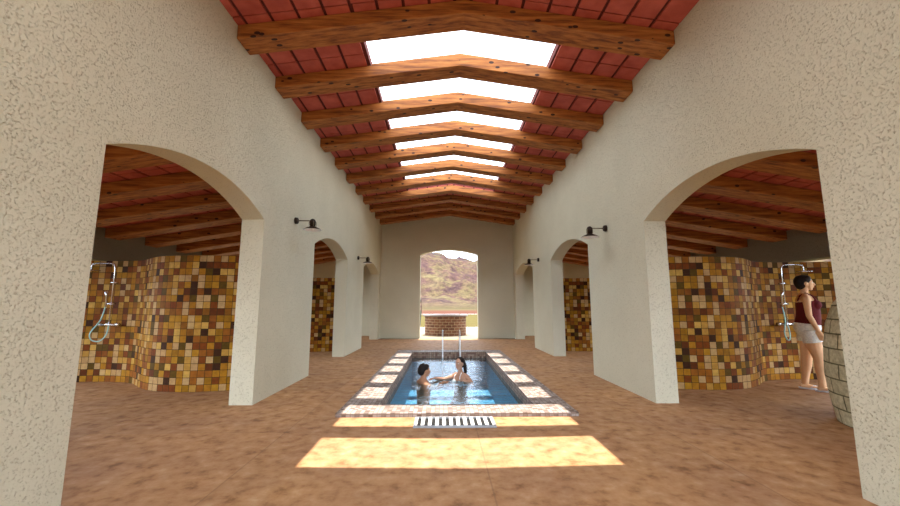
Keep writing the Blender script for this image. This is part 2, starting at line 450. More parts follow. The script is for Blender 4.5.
# ------------------------------------------------------------------ floor
PX0, PX1, PY0, PY1 = -1.377, 1.377, 4.55, 10.70      # outside of pool coping
IX0, IX1, IY0, IY1 = -0.95, 0.95, 4.94, 10.27      # inside of pool
fm = MB()
X, YF, YE = WO + 0.3, Y0 - 0.3, 15.17
hx0, hx1, hy0, hy1 = PX0 + 0.05, PX1 - 0.05, PY0 + 0.05, PY1 - 0.05
fm.add([(-X, YF, 0), (X, YF, 0), (X, hy0, 0), (-X, hy0, 0)], [(0, 1, 2, 3)])
fm.add([(-X, hy1, 0), (X, hy1, 0), (X, AE + .3, 0), (-X, AE + .3, 0)], [(0, 1, 2, 3)]) if False else None
fm.add([(-X, hy1, 0), (X, hy1, 0), (X, 14.60, 0), (-X, 14.60, 0)], [(0, 1, 2, 3)])
for s_ in (-1, 1):
    fm.add([(s_ * W, 14.60, 0), (s_ * X, 14.60, 0), (s_ * X, AE + .3, 0), (s_ * W, AE + .3, 0)], [(0, 1, 2, 3)])
fm.add([(-X, hy0, 0), (hx0, hy0, 0), (hx0, hy1, 0), (-X, hy1, 0)], [(0, 1, 2, 3)])
fm.add([(hx1, hy0, 0), (X, hy0, 0), (X, hy1, 0), (hx1, hy1, 0)], [(0, 1, 2, 3)])
struct(fm.build('floor', M['floor']), 'brown terracotta stone floor of the bath hall', 'floor')

# ------------------------------------------------------------------ arcade walls
def arcade(side):
    pts = [(Y0 - 0.3, 0)]
    for a, b in OPEN:
        pts.append((a, 0)); pts += arch_pts(a, b, 2.385, 0.281); pts.append((b, 0))
    pts += [(AE, 0), (AE, ZT + 0.02), (Y0 - 0.3, ZT + 0.02)]
    return MB().prism(pts, (W, W + T), lambda u, v, t: (side * t, u, v))
struct(arcade(-1).build('wall_left', M['stucco']), 'cream stucco arcade wall with arched openings along the left of the nave', 'wall')
struct(arcade(1).build('wall_right', M['stucco']), 'cream stucco arcade wall with arched openings along the right of the nave', 'wall')
# back wall with door opening
dc, dw = 0.069, 1.114
pts = [(-W, 0), (dc - dw, 0)] + arch_pts(dc - dw, dc + dw, 3.20, 0.185) + [(dc + dw, 0), (W, 0), (W, ZT + .02), (RX, ZR + .02), (-W, ZT + .02)]
struct(MB().prism(pts, (YB, 15.17), lambda u, v, t: (u, t, v)).build('wall_back', M['stucco']), 'cream stucco end wall with a shallow arched doorway', 'wall')
# unseen front wall behind the camera: one wide opening per bay, added for light
pts = [(-WO - .3, 0), (-6.6, 0), (-6.6, 2.55), (-2.9, 3.1), (-2.9, 0), (-2.5, 0)] + arch_pts(-2.5, 2.5, 3.5, 0.7) + [(2.5, 0), (2.9, 0), (2.9, 3.1), (6.6, 2.55), (6.6, 0), (WO + .3, 0),
       (WO + .3, ailez(WO)), (W + T, ailez(W + T)), (W + T, ZT), (RX, ZR), (-W - T, ZT), (-W - T, ailez(W + T)), (-WO - .3, ailez(WO))]
struct(MB().prism(pts, (Y0 - .6, Y0 - .3), lambda u, v, t: (u, t, v)).build('wall_front', M['stucco']), 'unseen cream stucco entrance wall behind the viewer, open for light', 'wall')
# outer walls of the aisles
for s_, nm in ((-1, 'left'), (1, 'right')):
    pts = [(Y0 - .6, 0), (-3.2, 0), (-3.2, 2.3), (.9, 2.3), (.9, 0), (2.9, 0), (2.9, 2.3), (5.1, 2.3), (5.1, 0), (5.6, 0), (5.6, 2.11), (8.4, 2.11), (8.4, 0), (9.3, 0), (9.3, 2.3), (15.2, 2.3), (15.2, 0), (AE + .3, 0), (AE + .3, ailez(WO) + .02), (Y0 - .6, ailez(WO) + .02)]  # taller openings are unseen, added to let in light
    struct(MB().prism(pts, (WO, WO + .3), lambda u, v, t: (s_ * t, u, v)).build('wall_outer_' + nm, M['shade_stucco']),
           'shade-darkened stucco outer wall of the %s side aisle above the showers' % nm, 'wall')
    pts = [(W + T, 0), (WO, 0), (WO, ailez(WO) + .02), (W + T, ailez(W + T) + .02)]
    struct(MB().prism(pts, (AE, AE + .3), lambda u, v, t: (s_ * u, t, v)).build('wall_aisle_end_' + nm, M['stucco']),
           'grey lit stucco end wall of the %s side aisle' % nm, 'wall')

# ------------------------------------------------------------------ ceilings (clay tiles seen from below)
def tiled_roof(name, x0, x1, ys, ye, zf, colx, holes, label):
    """slabs of tile hanging on a dark base skin; holes: [(xa,xb,ya,yb)]"""
    mb = MB()
    lo, hi = min(x0, x1), max(x0, x1)
    def blocked(xa, xb, ya, yb):
        out = [(xa, xb, ya, yb)]
        for (ha, hb, hc, hd) in holes:
            nx = []
            for (a, b, c, d) in out:
                if b <= ha or a >= hb or d <= hc or c >= hd: nx.append((a, b, c, d)); continue
                if a < ha: nx.append((a, ha, c, d))
                if b > hb: nx.append((hb, b, c, d))
                a2, b2 = max(a, ha), min(b, hb)
                if c < hc: nx.append((a2, b2, c, hc))
                if d > hd: nx.append((a2, b2, hd, d))
            out = nx
        return [q for q in out if q[1] - q[0] > 0.02 and q[3] - q[2] > 0.02]
    def slab(a, b, c, d, z0, z1):
        P = [(a, c), (b, c), (b, d), (a, d)]
        mb.add([(x, y, zf(x) + z0) for x, y in P] + [(x, y, zf(x) + z1) for x, y in P],
               [(3, 2, 1, 0), (4, 5, 6, 7), (0, 1, 5, 4), (1, 2, 6, 5), (2, 3, 7, 6), (3, 0, 4, 7)])
    nslab = []
    for q in blocked(lo, hi, ys, ye): slab(*q, 0.02, 0.12); nslab.append(6)
    nb = len(mb.f)
    row = 0.4375; r0 = 4.885 - row * 40
    c = colx
    while c > lo: c -= 0.303
    while c < hi:
        k = int((ys - r0) / row)
        while r0 + k * row < ye:
            xa, xb = max(lo, c + 0.019), min(hi, c + 0.303 - 0.019); ya, yb = max(ys, r0 + k * row + 0.010), min(ye, r0 + (k + 1) * row - 0.010)
            if xb - xa > 0.03 and yb - ya > 0.03:
                for q in blocked(xa, xb, ya, yb): slab(*q, 0.0, 0.03)
            k += 1
        c += 0.303
    o = mb.build(name, [M['roofgap'], M['roof']])
    for p in o.data.polygons:
        if p.index >= nb: p.material_index = 1
    return struct(o, label, 'ceiling')
SKY = (RX - 1.295, RX + 1.285, 4.28, 11.26)
SKY_FILL = (RX - 1.295, RX + 1.285, -3.2, 1.2)  # unseen roof opening behind the camera, added to brighten the near interior
tiled_roof('ceiling_left', -W - .3, RX, Y0 - .6, 15.17, roofz, -2.465, [SKY, SKY_FILL], 'red clay tile roof slope over the left half of the nave')
tiled_roof('ceiling_right', RX, W + .3, Y0 - .6, 15.17, roofz, 1.67, [SKY, SKY_FILL], 'red clay tile roof slope over the right half of the nave')
tiled_roof('ceiling_aisle_left', -WO - .3, -W - T + 0.0, Y0 - .6, AE + .3, ailez, -6.6, [], 'sloping red clay tile roof of the left side aisle')
tiled_roof('ceiling_aisle_right', W + T, WO + .3, Y0 - .6, AE + .3, ailez, 3.1, [], 'sloping red clay tile roof of the right side aisle')

# ------------------------------------------------------------------ roof beams
BW, BH = 0.307, 0.172
def nave_beam(raised):
    e = W - .002; t = .002
    z = lambda x: roofz(x)
    P = [(-e, z(-e) - BH), (RX, ZR - BH), (e, z(e) - BH), (e, z(e) - t)]
    if raised:      # inside the roof opening the beam stands a little proud of the tiles
        a, b = SKY[0] + .012, SKY[1] - .012
        P += [(b, z(b) - t), (b, z(b) + .024), (RX, ZR + .024), (a, z(a) + .024), (a, z(a) - t)]
    else: P += [(RX, ZR - t)]
    P += [(-e, z(-e) - t)]
    return MB().prism(P, (0, BW), lambda u, v, t_: (u, t_, v)).build('roof_beam', M['wood'], bevel=0.008)
ORD = ['first', 'second', 'third', 'fourth', 'fifth', 'sixth', 'seventh', 'eighth', 'ninth', 'tenth', 'eleventh', 'twelfth', 'thirteenth']
nb0 = nave_beam(False); nb1 = None
for k in range(11):
    if k == 1: o = nb1 = nave_beam(True)
    else: o = nb0 if k == 0 else dup(nb1 if k < 7 else nb0)
    o.location = (0, 4.1263 + k * 1.0198, 0)
    tag(o, 'knotty pine beam bent at the ridge across the nave roof, %s counted from the viewer' % ORD[k] if k < 10 else
        'knotty pine beam bent at the ridge, the last one against the end wall', 'beam', 'pine beams across the nave', kind='thing')
def aisle_beam(s_):
    a, b = W + T + .002, WO - .002
    BHA = 0.185; P = [(a, ailez(a) - BHA), (b, ailez(b) - BHA), (b, ailez(b) - .002), (a, ailez(a) - .002)]
    return MB().prism(P, (0, 0.36), lambda u, v, t: (s_ * u, t, v)).build('roof_beam', M['wood'], bevel=0.012)
AB0 = 7.55
for s_, nm in ((-1, 'left'), (1, 'right')):
    ab = aisle_beam(s_); first = True
    for k in range(-3, 8):
        o = ab if first else dup(ab); first = False
        o.location = (0, AB0 + k * 1.02, 0)
        tag(o, 'sloping pine beam of the %s side aisle, %s counted from the viewer' % (nm, ORD[k + 3]), 'beam', 'pine beams of the %s side aisle' % nm, kind='thing')

# ------------------------------------------------------------------ outdoors
def quad(x0, x1, y0, y1, z): return MB().add([(x0, y0, z), (x1, y0, z), (x1, y1, z), (x0, y1, z)], [(0, 1, 2, 3)])
g = quad(-30, 30, AE + .3, 22.5, -0.03)
side = MB().add([(-30, -30, -.03), (30, -30, -.03), (30, Y0 - .6, -.03), (-30, Y0 - .6, -.03)], [(0, 1, 2, 3)])  # unseen ground, kept dark to hold down bounced light
for s_ in (-1, 1): side.add([(s_ * (WO + .3), Y0 - .6, -.03), (s_ * 30, Y0 - .6, -.03), (s_ * 30, AE + .3, -.03), (s_ * (WO + .3), AE + .3, -.03)], [(0, 1, 2, 3)])
struct(side.build('ground_beside_building', M['scrub']), 'unseen ground along the outer walls, darkened to limit bounced light', 'ground')
g.add([(-W, 15.17, -.03), (W, 15.17, -.03), (W, AE + .3, -.03), (-W, AE + .3, -.03)], [(0, 1, 2, 3)])
struct(g.build('ground', M['sand']), 'pale sandy paving outside the building', 'ground')
thr = quad(-W, W, 14.60, 15.17, -0.001)  # pale strip stands for sunlight falling in through the doorway
struct(thr.build('threshold_sun_strip', M['sand']), 'pale strip painted as sunlight on the end doorway floor', 'ground')
struct(quad(-30, 30, 22.5, 55, -0.02).build('field', M['field']), 'yellow green field with diagonal crop rows beyond the paving', 'field')
struct(quad(-160, 160, 55, 92, -0.01).build('ground_red_soil', M['redsoil']), 'strip of orange red soil beyond the field', 'ground')
struct(MB().add([(-600, 92, -.25), (600, 92, -.25), (600, 520, -.25), (-600, 520, -.25), (-600, -200, -.25), (-30, -200, -.25), (-30, 92, -.25), (30, -200, -.25), (600, -200, -.25), (600, 92, -.25), (30, 92, -.25), (-30, -30, -.25), (30, -30, -.25)], [(0, 1, 2, 3), (4, 5, 6, 0), (7, 8, 9, 10), (5, 7, 12, 11)]).build('ground_plain', M['scrub']), 'dry olive scrub plain below the mountains', 'ground')

def mountain():
    nx, ny = 260, 110
    mb = MB(); vs = []
    knots = [(-900, 62), (-300, 58), (-120, 54), (-24, 57), (-9, 50.5), (-3.8, 50), (1.3, 48), (4.5, 45), (16, 43), (31, 39.5), (60, 44), (120, 40), (300, 52), (900, 60)]
    def ridge(x):
        for (a, h0), (b, h1) in zip(knots, knots[1:]):
            if a <= x <= b: return h0 + (h1 - h0) * (x - a) / (b - a)
        return 40
    for j in range(ny + 1):
        t = j / ny
        for i in range(nx + 1):
            u = i / nx * 2 - 1
            x = 620 * (0.25 * u + 0.75 * u ** 3) if True else 0
            y = 120 + 400 * t
            s = (y - 140) / 210.0
            if s < 0: base = 0
            elif s < 1: base = (s * s * (3 - 2 * s)) * 0.45 + 0.55 * s ** 1.6
            else: base = max(0.0, 1 - (s - 1) * 0.5)
            h = ridge(x * 350.0 / max(y, 120) if False else x) * base
            p = Vector((x * 0.017, y * 0.017, 3.1))
            r = noise.fractal(p, 0.9, 2.1, 6)
            r2 = 1 - abs(noise.noise(Vector((x * 0.03, y * 0.016, 7))))
            env = min(1.0, max(0.0, s * 2.2)) * (0.28 if abs(y - 350) < 14 else 1.0)
            h += env * (9.0 * r + 7.0 * (r2 - 0.78) + 2.2 * noise.fractal(Vector((x * .09, y * .07, 1.7)), 0.8, 2.1, 4))
            vs.append((x, y, max(-0.3, h - 0.3)))
    fs = [(j * (nx + 1) + i, j * (nx + 1) + i + 1, (j + 1) * (nx + 1) + i + 1, (j + 1) * (nx + 1) + i) for j in range(ny) for i in range(nx)]
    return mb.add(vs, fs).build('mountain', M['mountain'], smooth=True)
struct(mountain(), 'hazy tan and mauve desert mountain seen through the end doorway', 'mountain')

# round brick basin outside the doorway
def brick_basin():
    r = empty('brick_basin', (-0.05, 17.15, -0.03))
    tag(r, 'round brick basin with a pale stone rim standing outside the end doorway', 'basin')
    MB().lathe([(0.90, 0), (0.90, 0.80), (0.74, 0.80), (0.74, 0.35)], 64, uvr=0.90).build('brick_drum', M['brick'], r, smooth=False)
    MB().lathe([(0.74, 0.80), (0.985, 0.80), (0.995, 0.825), (0.985, 0.855), (0.72, 0.855), (0.71, 0.80), (0.74, 0.80)], 64).build('rim', M['rim'], r)
    MB().lathe([(0.0, 0.35), (0.74, 0.35)], 48).build('basin_bottom', M['rim'], r)
brick_basin()

# ------------------------------------------------------------------ pool
pool = empty('swimming_pool', (0, 7.6, 0))
tag(pool, 'rectangular sunken pool with a mosaic rim in the middle of the hall', 'pool')
CZ = 0.043; WL = -0.105; PD = -0.80
cm = MB()
o = -7.6
def ring(mb, zt, zb):
    mb.box((PX0, PY0 + o, zb), (PX1, IY0 + o, zt)); mb.box((PX0, IY1 + o, zb), (PX1, PY1 + o, zt))
    mb.box((PX0, IY0 + o, zb), (IX0, IY1 + o, zt)); mb.box((IX1, IY0 + o, zb), (PX1, IY1 + o, zt))
def ringmesh(z_top, z_in, z_out):
    mb = MB()
    A = [(PX0, PY0 + o), (PX1, PY0 + o), (PX1, PY1 + o), (PX0, PY1 + o)]; B = [(IX0, IY0 + o), (IX1, IY0 + o), (IX1, IY1 + o), (IX0, IY1 + o)]
    vs = [(x, y, z_top) for x, y in A] + [(x, y, z_top) for x, y in B] + [(x, y, z_out) for x, y in A] + [(x, y, z_in) for x, y in B]
    fs = []
    for i in range(4):
        j = (i + 1) % 4
        fs += [(i, j, 4 + j, 4 + i), (8 + i, 8 + j, j, i), (4 + i, 4 + j, 12 + j, 12 + i)]
    return mb.add(vs, fs)
ringmesh(CZ, CZ - .004, -0.01).build('coping', M['coping'], pool, recalc=True, bevel=0.006)
ib = MB(); B = [(IX0, IY0 + o), (IX1, IY0 + o), (IX1, IY1 + o), (IX0, IY1 + o)]
ib.add([(x, y, CZ - .004) for x, y in B] + [(x, y, -.20) for x, y in B], [(0, 1, 5, 4), (1, 2, 6, 5), (2, 3, 7, 6), (3, 0, 4, 7)])
ibo = ib.build('inner_tile_band', M['inner_band'], pool, recalc=False); ibo.data.flip_normals(); ibo['label'] = 'brown mosaic band at the waterline'
lm = MB()
B = [(IX0 + .0, IY0 + o), (IX1, IY0 + o), (IX1, IY1 + o), (IX0, IY1 + o)]
lm.add([(x, y, -0.20) for x, y in B] + [(x, y, PD) for x, y in B], [(0, 1, 5, 4), (1, 2, 6, 5), (2, 3, 7, 6), (3, 0, 4, 7), (4, 5, 6, 7)])
lo_ = lm.build('basin_lining', M['lining'], pool, recalc=False); lo_.data.flip_normals()
wm = quad(IX0 + 0.001, IX1 - 0.001, IY0 + 0.001, IY1 - 0.001, WL)
tag(wm.build('pool_water', M['water']), 'clear rippled blue water filling the pool', 'water', kind='stuff')

# ladder
lad = empty('pool_ladder', (0.055, 10.4, 0.0))
tag(lad, 'chrome pool ladder with two handrails at the far end of the pool', 'ladder')
for s_ in (-1, 1):
    path = [(s_ * .228, .27, CZ + .003)] + [(s_ * .228, .27 - .0, .30)]
    c = Vector((s_ * .228, .09, .40))
    path += [(s_ * .228, .09 + .18 * math.cos(a), .40 + .17 * math.sin(a)) for a in [PI * i / 10 for i in range(11)]]
    path = [path[0], (s_ * .228, .27, .2)] + path[2:]
    path += [(s_ * .228, -.10, .20), (s_ * .228, -.17, .02), (s_ * .228, -.20, -.12), (s_ * .228, -.20, -.65)]
    h = MB().tube(path, 0.019, 12).build('handrail', M['steel'], lad, smooth=True)
    MB().lathe([(0.0, 0.012), (0.035, 0.010), (0.04, 0.0)], 20, c=(s_ * .228, .27, CZ + .002)).build('floor_flange', M['steel'], h, smooth=True)
for z in (-.25, -.5): MB().box((-.21, -.235, z - .012), (.21, -.165, z + .012)).build('step', M['steel'], lad, bevel=.004)

# drain
dr = empty('floor_drain', (-0.045, 4.32, 0.0))
tag(dr, 'rectangular floor drain with white bars and black slots before the pool', 'drain')
HX, HY = 0.43, 0.175
fb = MB()
fb.box((-HX, -HY, 0.001), (HX, -HY + .03, .02)); fb.box((-HX, HY - .02, 0.001), (HX, HY, .02)); fb.box((-HX, -HY + .03, .001), (-HX + .018, HY - .02, .02)); fb.box((HX - .018, -HY + .03, .001), (HX, HY - .02, .02))
fb.build('drain_frame', M['grate_frame'], dr, bevel=.003)
MB().box((-HX + .01, -HY + .02, 0.0005), (HX - .01, HY - .01, .003)).build('slot_shade_sheet', M['black'], dr)  # flat black sheet in place of the shaded depth under the bars
gb = MB(); n = 11; p = (2 * HX - .036) / n
for i in range(n + 1):
    xc = -HX + .018 + p * i
    a, b = max(-HX + .018, xc - p * .245), min(HX - .018, xc + p * .245)
    gb.box((a, -HY + .03, .012), (b, HY - .02, .018))
gb.build('grate_bars', M['grate'], dr)

# ------------------------------------------------------------------ mosaic shower partitions
def partition(s_, y0, label):
    """wavy tiled screen wall from the arcade to the outer wall"""
    def yy(x):
        K = [(2.4, -.12), (2.85, -.22), (3.32, -.31), (3.8, -.395), (4.2, -.375), (4.5, -.28), (4.75, -.12), (4.97, .075), (5.2, .26), (5.5, .36), (5.93, .40), (6.3, .34), (6.8, .14), (7.3, -.1)]
        for i in range(1, len(K) - 2):
            (xa, a), (xb, b) = K[i], K[i + 1]
            if xa <= x <= xb:
                t = (x - xa) / (xb - xa); h = xb - xa
                ma = (b - K[i - 1][1]) / (xb - K[i - 1][0]) * h; mb_ = (K[i + 2][1] - a) / (K[i + 2][0] - xa) * h
                return y0 + (2 * t ** 3 - 3 * t * t + 1) * a + (t ** 3 - 2 * t * t + t) * ma + (-2 * t ** 3 + 3 * t * t) * b + (t ** 3 - t * t) * mb_
        return y0 - .2
    r = empty('shower_partition', (s_ * 4.8, y0, 0))
    xs = [W + T + .003 + (WO - .006 - W - T) * i / 80 for i in range(81)]
    u = 0; mb = MB(); H = 2.0; th = 0.13
    P = [(s_ * (x - 4.8), yy(x) - y0) for x in xs]
    us = [0]
    for a, b in zip(P, P[1:]): us.append(us[-1] + math.hypot(a[0] - b[0], a[1] - b[1]))
    n = len(P)
    def q(vs, uv):
        o_ = len(mb.v); mb.v += vs; mb.uv[len(mb.f)] = uv; mb.f.append((o_, o_ + 1, o_ + 2, o_ + 3))
    for i in range(n - 1):
        (xa, ya), (xb, yb) = P[i], P[i + 1]; ua, ub = us[i], us[i + 1]
        q([(xa, ya, 0), (xb, yb, 0), (xb, yb, H), (xa, ya, H)], [(ua, 0), (ub, 0), (ub, H - 1e-4), (ua, H - 1e-4)])
        q([(xa, ya + th, 0), (xa, ya + th, H), (xb, yb + th, H), (xb, yb + th, 0)], [(ua, 5), (ua, 5 + H), (ub, 5 + H), (ub, 5)])
        q([(xa, ya, H), (xb, yb, H), (xb, yb + th, H), (xa, ya + th, H)], [(ua, H + .01), (ub, H + .01), (ub, H + .09), (ua, H + .09)])
    mb.build('mosaic_wall', M['mosaic'], r, smooth=False)
    tag(r, label, 'partition', 'mosaic shower partitions', kind='thing')
    return yy
yyf = partition(-1, 6.26, 'wavy gold and brown mosaic shower wall in the left aisle, behind the nearest arch')
partition(1, 6.26, 'wavy gold and brown mosaic shower wall in the right aisle, behind the standing woman')
partition(-1, 11.07, 'gold and brown mosaic shower wall seen through the second arch on the left')
partition(1, 11.07, 'gold and brown mosaic shower wall seen through the second arch on the right')

# ------------------------------------------------------------------ showers
def shower(s_, x, label):
    yw = yyf(x)
    r = empty('wall_shower', (s_ * x, yw - .024, 0))
    tag(r, label, 'shower', 'chrome showers on the mosaic walls')
    Y = -.09
    d = 1.0 * s_
    MB().tube([(0, Y, .93), (0, Y, 1.86), (d * .012, Y, 1.91), (d * .05, Y, 1.94), (d * .30, Y - .02, 1.945), (d * .36, Y - .02, 1.93), (d * .375, Y - .02, 1.89), (d * .375, Y - .02, 1.83)], .012, 10).build('riser_pipe', M['chrome'], r, smooth=True)
    MB().lathe([(0, .02), (.02, .02), (.03, .008), (.125, .006), (.125, -.006), (0, -.006)], 28, c=(d * .375, Y - .02, 1.82)).build('shower_head', M['chrome'], r, smooth=True)
    mv = MB().tube([(-.13, Y, .93), (.13, Y, .93)], .022, 14); mv.tube([(-.06, Y, .93), (-.06, -.03, .93)], .014, 8); mv.tube([(.06, Y, .93), (.06, -.03, .93)], .014, 8)
    v = mv.build('mixer_valve', M['chrome'], r, smooth=True)
    for k in (-1, 1): MB().tube([(k * .12, Y, .93), (k * .17, Y, .93)], .03, 12).build('tap_knob', M['chrome'], v, smooth=True)
    MB().tube([(0, -.007, 1.62), (0, Y, 1.62)], .014, 8).tube([(-.05, Y, 1.62), (.05, Y, 1.62)], .016, 10).build('upper_bracket', M['chrome'], r, smooth=True)
    MB().tube([(-.09, Y - .01, 1.27), (.05, Y - .01, 1.27)], .016, 10).tube([(0, -.007, 1.27), (0, Y, 1.27)], .012, 8).build('slide_bracket', M['chrome'], r, smooth=True)
    MB().tube([(-.07, Y - .02, 1.22), (-.07, Y - .025, 1.40), (-.065, Y - .05, 1.47)], [.013, .015, .02], 10).build('hand_shower', M['chrome'], r, smooth=True)
    pts = []
    q_ = 1.0 if s_ < 0 else .45
    C = [(-.07, Y - .02, 1.22), (-.12 * q_, Y - .03, 1.0), (-.24 * q_, Y - .05, .80), (-.20 * q_, Y - .06, .69), (-.08 * q_, Y - .05, .67), (-.0, Y - .03, .77), (0, Y, .92)]
    for i in range(len(C) - 1):
        p0 = Vector(C[max(i - 1, 0)]); p1 = Vector(C[i]); p2 = Vector(C[i + 1]); p3 = Vector(C[min(i + 2, len(C) - 1)])
        for k in range(6):
            t = k / 6
            pts.append(0.5 * ((2 * p1) + (p2 - p0) * t + (2 * p0 - 5 * p1 + 4 * p2 - p3) * t * t + (3 * p1 - p0 - 3 * p2 + p3) * t ** 3))
    pts.append(Vector(C[-1]))
    MB().tube(pts, .009, 8).build('hose', M['hose'], r, smooth=True)
shower(-1, 5.66, 'chrome shower column with a looping hose on the left mosaic wall')
shower(1, 5.68, 'chrome shower column behind the woman on the right mosaic wall')

# ------------------------------------------------------------------ beehive stone dome
def dome():
    r = empty('stone_dome', (4.70, 3.93, 0))
    tag(r, 'beehive shaped dome of pale stone blocks partly hidden by the right front pillar', 'stone dome')
    prof = [(.685, 0), (.72, .25), (.74, .5), (.72, .80), (.68, 1.05), (.61, 1.25), (.50, 1.42), (.34, 1.57), (.17, 1.66), (0.0, 1.69)]
    P = []
    for i in range(len(prof) - 1):
        for k in range(4):
            t = k / 4
            P.append((prof[i][0] * (1 - t) + prof[i + 1][0] * t, prof[i][1] * (1 - t) + prof[i + 1][1] * t))
    P.append(prof[-1])
    MB().lathe(P, 72, uvr=.72).build('stone_shell', M['stone'], r, smooth=True)
dome()

# ------------------------------------------------------------------ wall lamps
def lamp():
    r = empty('wall_lamp')
    MB().tube([(0, 0, 0), (.045, 0, 0)], [(.055, .055), (.05, .05)], 24).build('wall_plate', M['black_metal'], r, bevel=.006)
    MB().tube([(.04, 0, 0), (.26, 0, 0)], .009, 10).build('arm', M['rod'], r, smooth=True)
    cx = .285
    MB().lathe([(0, .035), (.02, .03), (.038, .015), (.048, -.01), (.05, -.03), (.046, -.035), (.046, -.075), (.038, -.08), (.038, -.10), (0, -.10)], 24, c=(cx, 0, 0)).build('lamp_housing', M['black_metal'], r, smooth=True)
    for a in range(4):
        an = a * PI / 2 + .6
        MB().tube([(cx + .044 * math.cos(an), .044 * math.sin(an), -.01), (cx + .056 * math.cos(an), .056 * math.sin(an), -.03), (cx + .056 * math.cos(an), .056 * math.sin(an), -.085), (cx + .04 * math.cos(an), .04 * math.sin(an), -.10)], .005, 6).build('cage_rod', M['rod'], r, smooth=True)
    sh = MB().lathe([(.035, -.095), (.06, -.105), (.10, -.122), (.145, -.147), (.147, -.152)], 40, c=(cx, 0, 0)).build('lamp_shade', M['black_metal'], r, smooth=True)
    MB().lathe([(.0, -.108), (.05, -.112), (.10, -.13), (.144, -.152), (.147, -.152)], 40, c=(cx, 0, 0)).build('shade_lining', M['enamel'], sh, smooth=True)['label'] = 'white enamel underside'
    MB().ball((cx, 0, -.125), (.028, .028, .03), 14, 8).build('bulb', M['enamel'], sh, smooth=True)
    return r
l0 = lamp()
spots = [(-1, 6.16, 2.605, 'larger looking black wall lamp on the left wall, before the second arch'),
         (-1, 10.80, 2.565, 'farther black wall lamp on the left wall, above the third arch'),
         (1, 6.30, 2.525, 'larger looking black wall lamp on the right wall, before the second arch'),
         (1, 10.86, 2.530, 'farther black wall lamp on the right wall, above the third arch')]
for i, (s_, y, z, lb) in enumerate(spots):
    o_ = l0 if i == 0 else dup(l0)
    o_.location = (s_ * W, y, z); o_.rotation_euler = (0, 0, PI if s_ > 0 else 0)
    tag(o_, lb, 'wall lamp', 'black wall lamps along the nave')

# ------------------------------------------------------------------ people
def fuse(mb, name, mat, parent=None, voxel=0.008, smooth=3):
    o_ = mb.build(name + '_raw', mat)
    md = o_.modifiers.new('r', 'REMESH'); md.mode = 'VOXEL'; md.voxel_size = voxel; md.use_smooth_shade = True
    ms = o_.modifiers.new('s', 'SMOOTH'); ms.iterations = smooth; ms.factor = 0.5
    dg = bpy.context.evaluated_depsgraph_get(); dg.update()
    me = bpy.data.meshes.new_from_object(o_.evaluated_get(dg)); me.name = name
    bpy.data.objects.remove(o_, do_unlink=True)
    me.polygons.foreach_set('use_smooth', [True] * len(me.polygons))
    if not me.materials: me.materials.append(mat)
    n_ = bpy.data.objects.new(name, me); COL.objects.link(n_)
    if parent is not None: n_.parent = parent
    return n_
def V(*a): return Vector(a)
def add_head(mb, c, yaw=0.0, s=1.0):
    R = Matrix.Rotation(yaw, 3, 'Z'); P = lambda x, y, z: c + R @ V(x * s, y * s, z * s)
    mb.ball(P(0, -.008, .025), (.074 * s, .090 * s, .090 * s), rot=R)                 # skull
    mb.limb([P(0, .03, .01), P(0, .045, -.05), P(0, .058, -.085)], [(.060 * s, .05 * s), (.050 * s, .042 * s), (.026 * s, .022 * s)], ell=R @ V(1, 0, 0))
    mb.ball(P(0, .045, .0), (.056 * s, .043 * s, .068 * s), rot=R)                    # face
    mb.limb([P(0, .083, .018), P(0, .100, -.012), P(0, .103, -.022)], [.009 * s, .013 * s, .015 * s])       # nose
    mb.ball(P(0, .083, -.052), (.024 * s, .014 * s, .013 * s), rot=R)                 # mouth mound
    mb.ball(P(0, .078, .036), (.045 * s, .012 * s, .010 * s), rot=R)                  # brow
    for k in (-1, 1): mb.ball(P(k * .076, -.002, -.002), (.010 * s, .020 * s, .032 * s), rot=R)
    return P, R
def face_bits(P, R, s, parent):
    for k in (-1, 1):
        e = MB().ball(P(k * .030, .0775, .012), (.012 * s, .010 * s, .008 * s), 12, 8, rot=R).build('eye', M['eye'], parent, smooth=True)
        MB().ball(P(k * .030, .0855, .012), (.006 * s, .004 * s, .006 * s), 10, 6, rot=R).build('iris', M['iris'], e, smooth=True)
        MB().ball(P(k * .030, .085, .034), (.017 * s, .005 * s, .004 * s), 10, 6, rot=R).build('eyebrow', M['hair'], parent, smooth=True)
    MB().ball(P(0, .0965, -.052), (.020 * s, .005 * s, .007 * s), 12, 6, rot=R).build('lips', M['lips'], parent, smooth=True)
def add_hand(mb, w, d, palm_n, s=1.0, curl=0.5, side=1):
    """w wrist, d finger direction, palm_n palm normal, side: thumb side sign"""
    d = d.normalized(); n_ = (palm_n - d * palm_n.dot(d)).normalized(); a = d.cross(n_) * side
    mb.limb([w, w + d * .045 * s, w + d * .085 * s], [(.026 * s, .017 * s), (.038 * s, .016 * s), (.040 * s, .014 * s)], ell=a)
    for i, (off, L) in enumerate(((-.029, .062), (-.010, .078), (.010, .083), (.029, .072))):
        b = w + d * (.080 - (.006 if i == 0 else 0)) * s + a * off * s
        p1 = b + (d * math.cos(curl * .4) + n_ * math.sin(curl * .4)) * L * .45 * s
        p2 = p1 + (d * math.cos(curl * 1.1) + n_ * math.sin(curl * 1.1)) * L * .32 * s
        p3 = p2 + (d * math.cos(curl * 1.7) + n_ * math.sin(curl * 1.7)) * L * .25 * s
        mb.limb([b - d * .01, p1, p2, p3], [.0095 * s, .0088 * s, .0082 * s, .007 * s], 8)
    b = w + d * .02 * s + a * .026 * s
    p1 = b + (d * .6 + a * .75 + n_ * .25).normalized() * .042 * s; p2 = p1 + (d * .9 + a * .25 + n_ * .35).normalized() * .032 * s
    mb.limb([b, p1, p2], [.014 * s, .011 * s, .008 * s], 8)
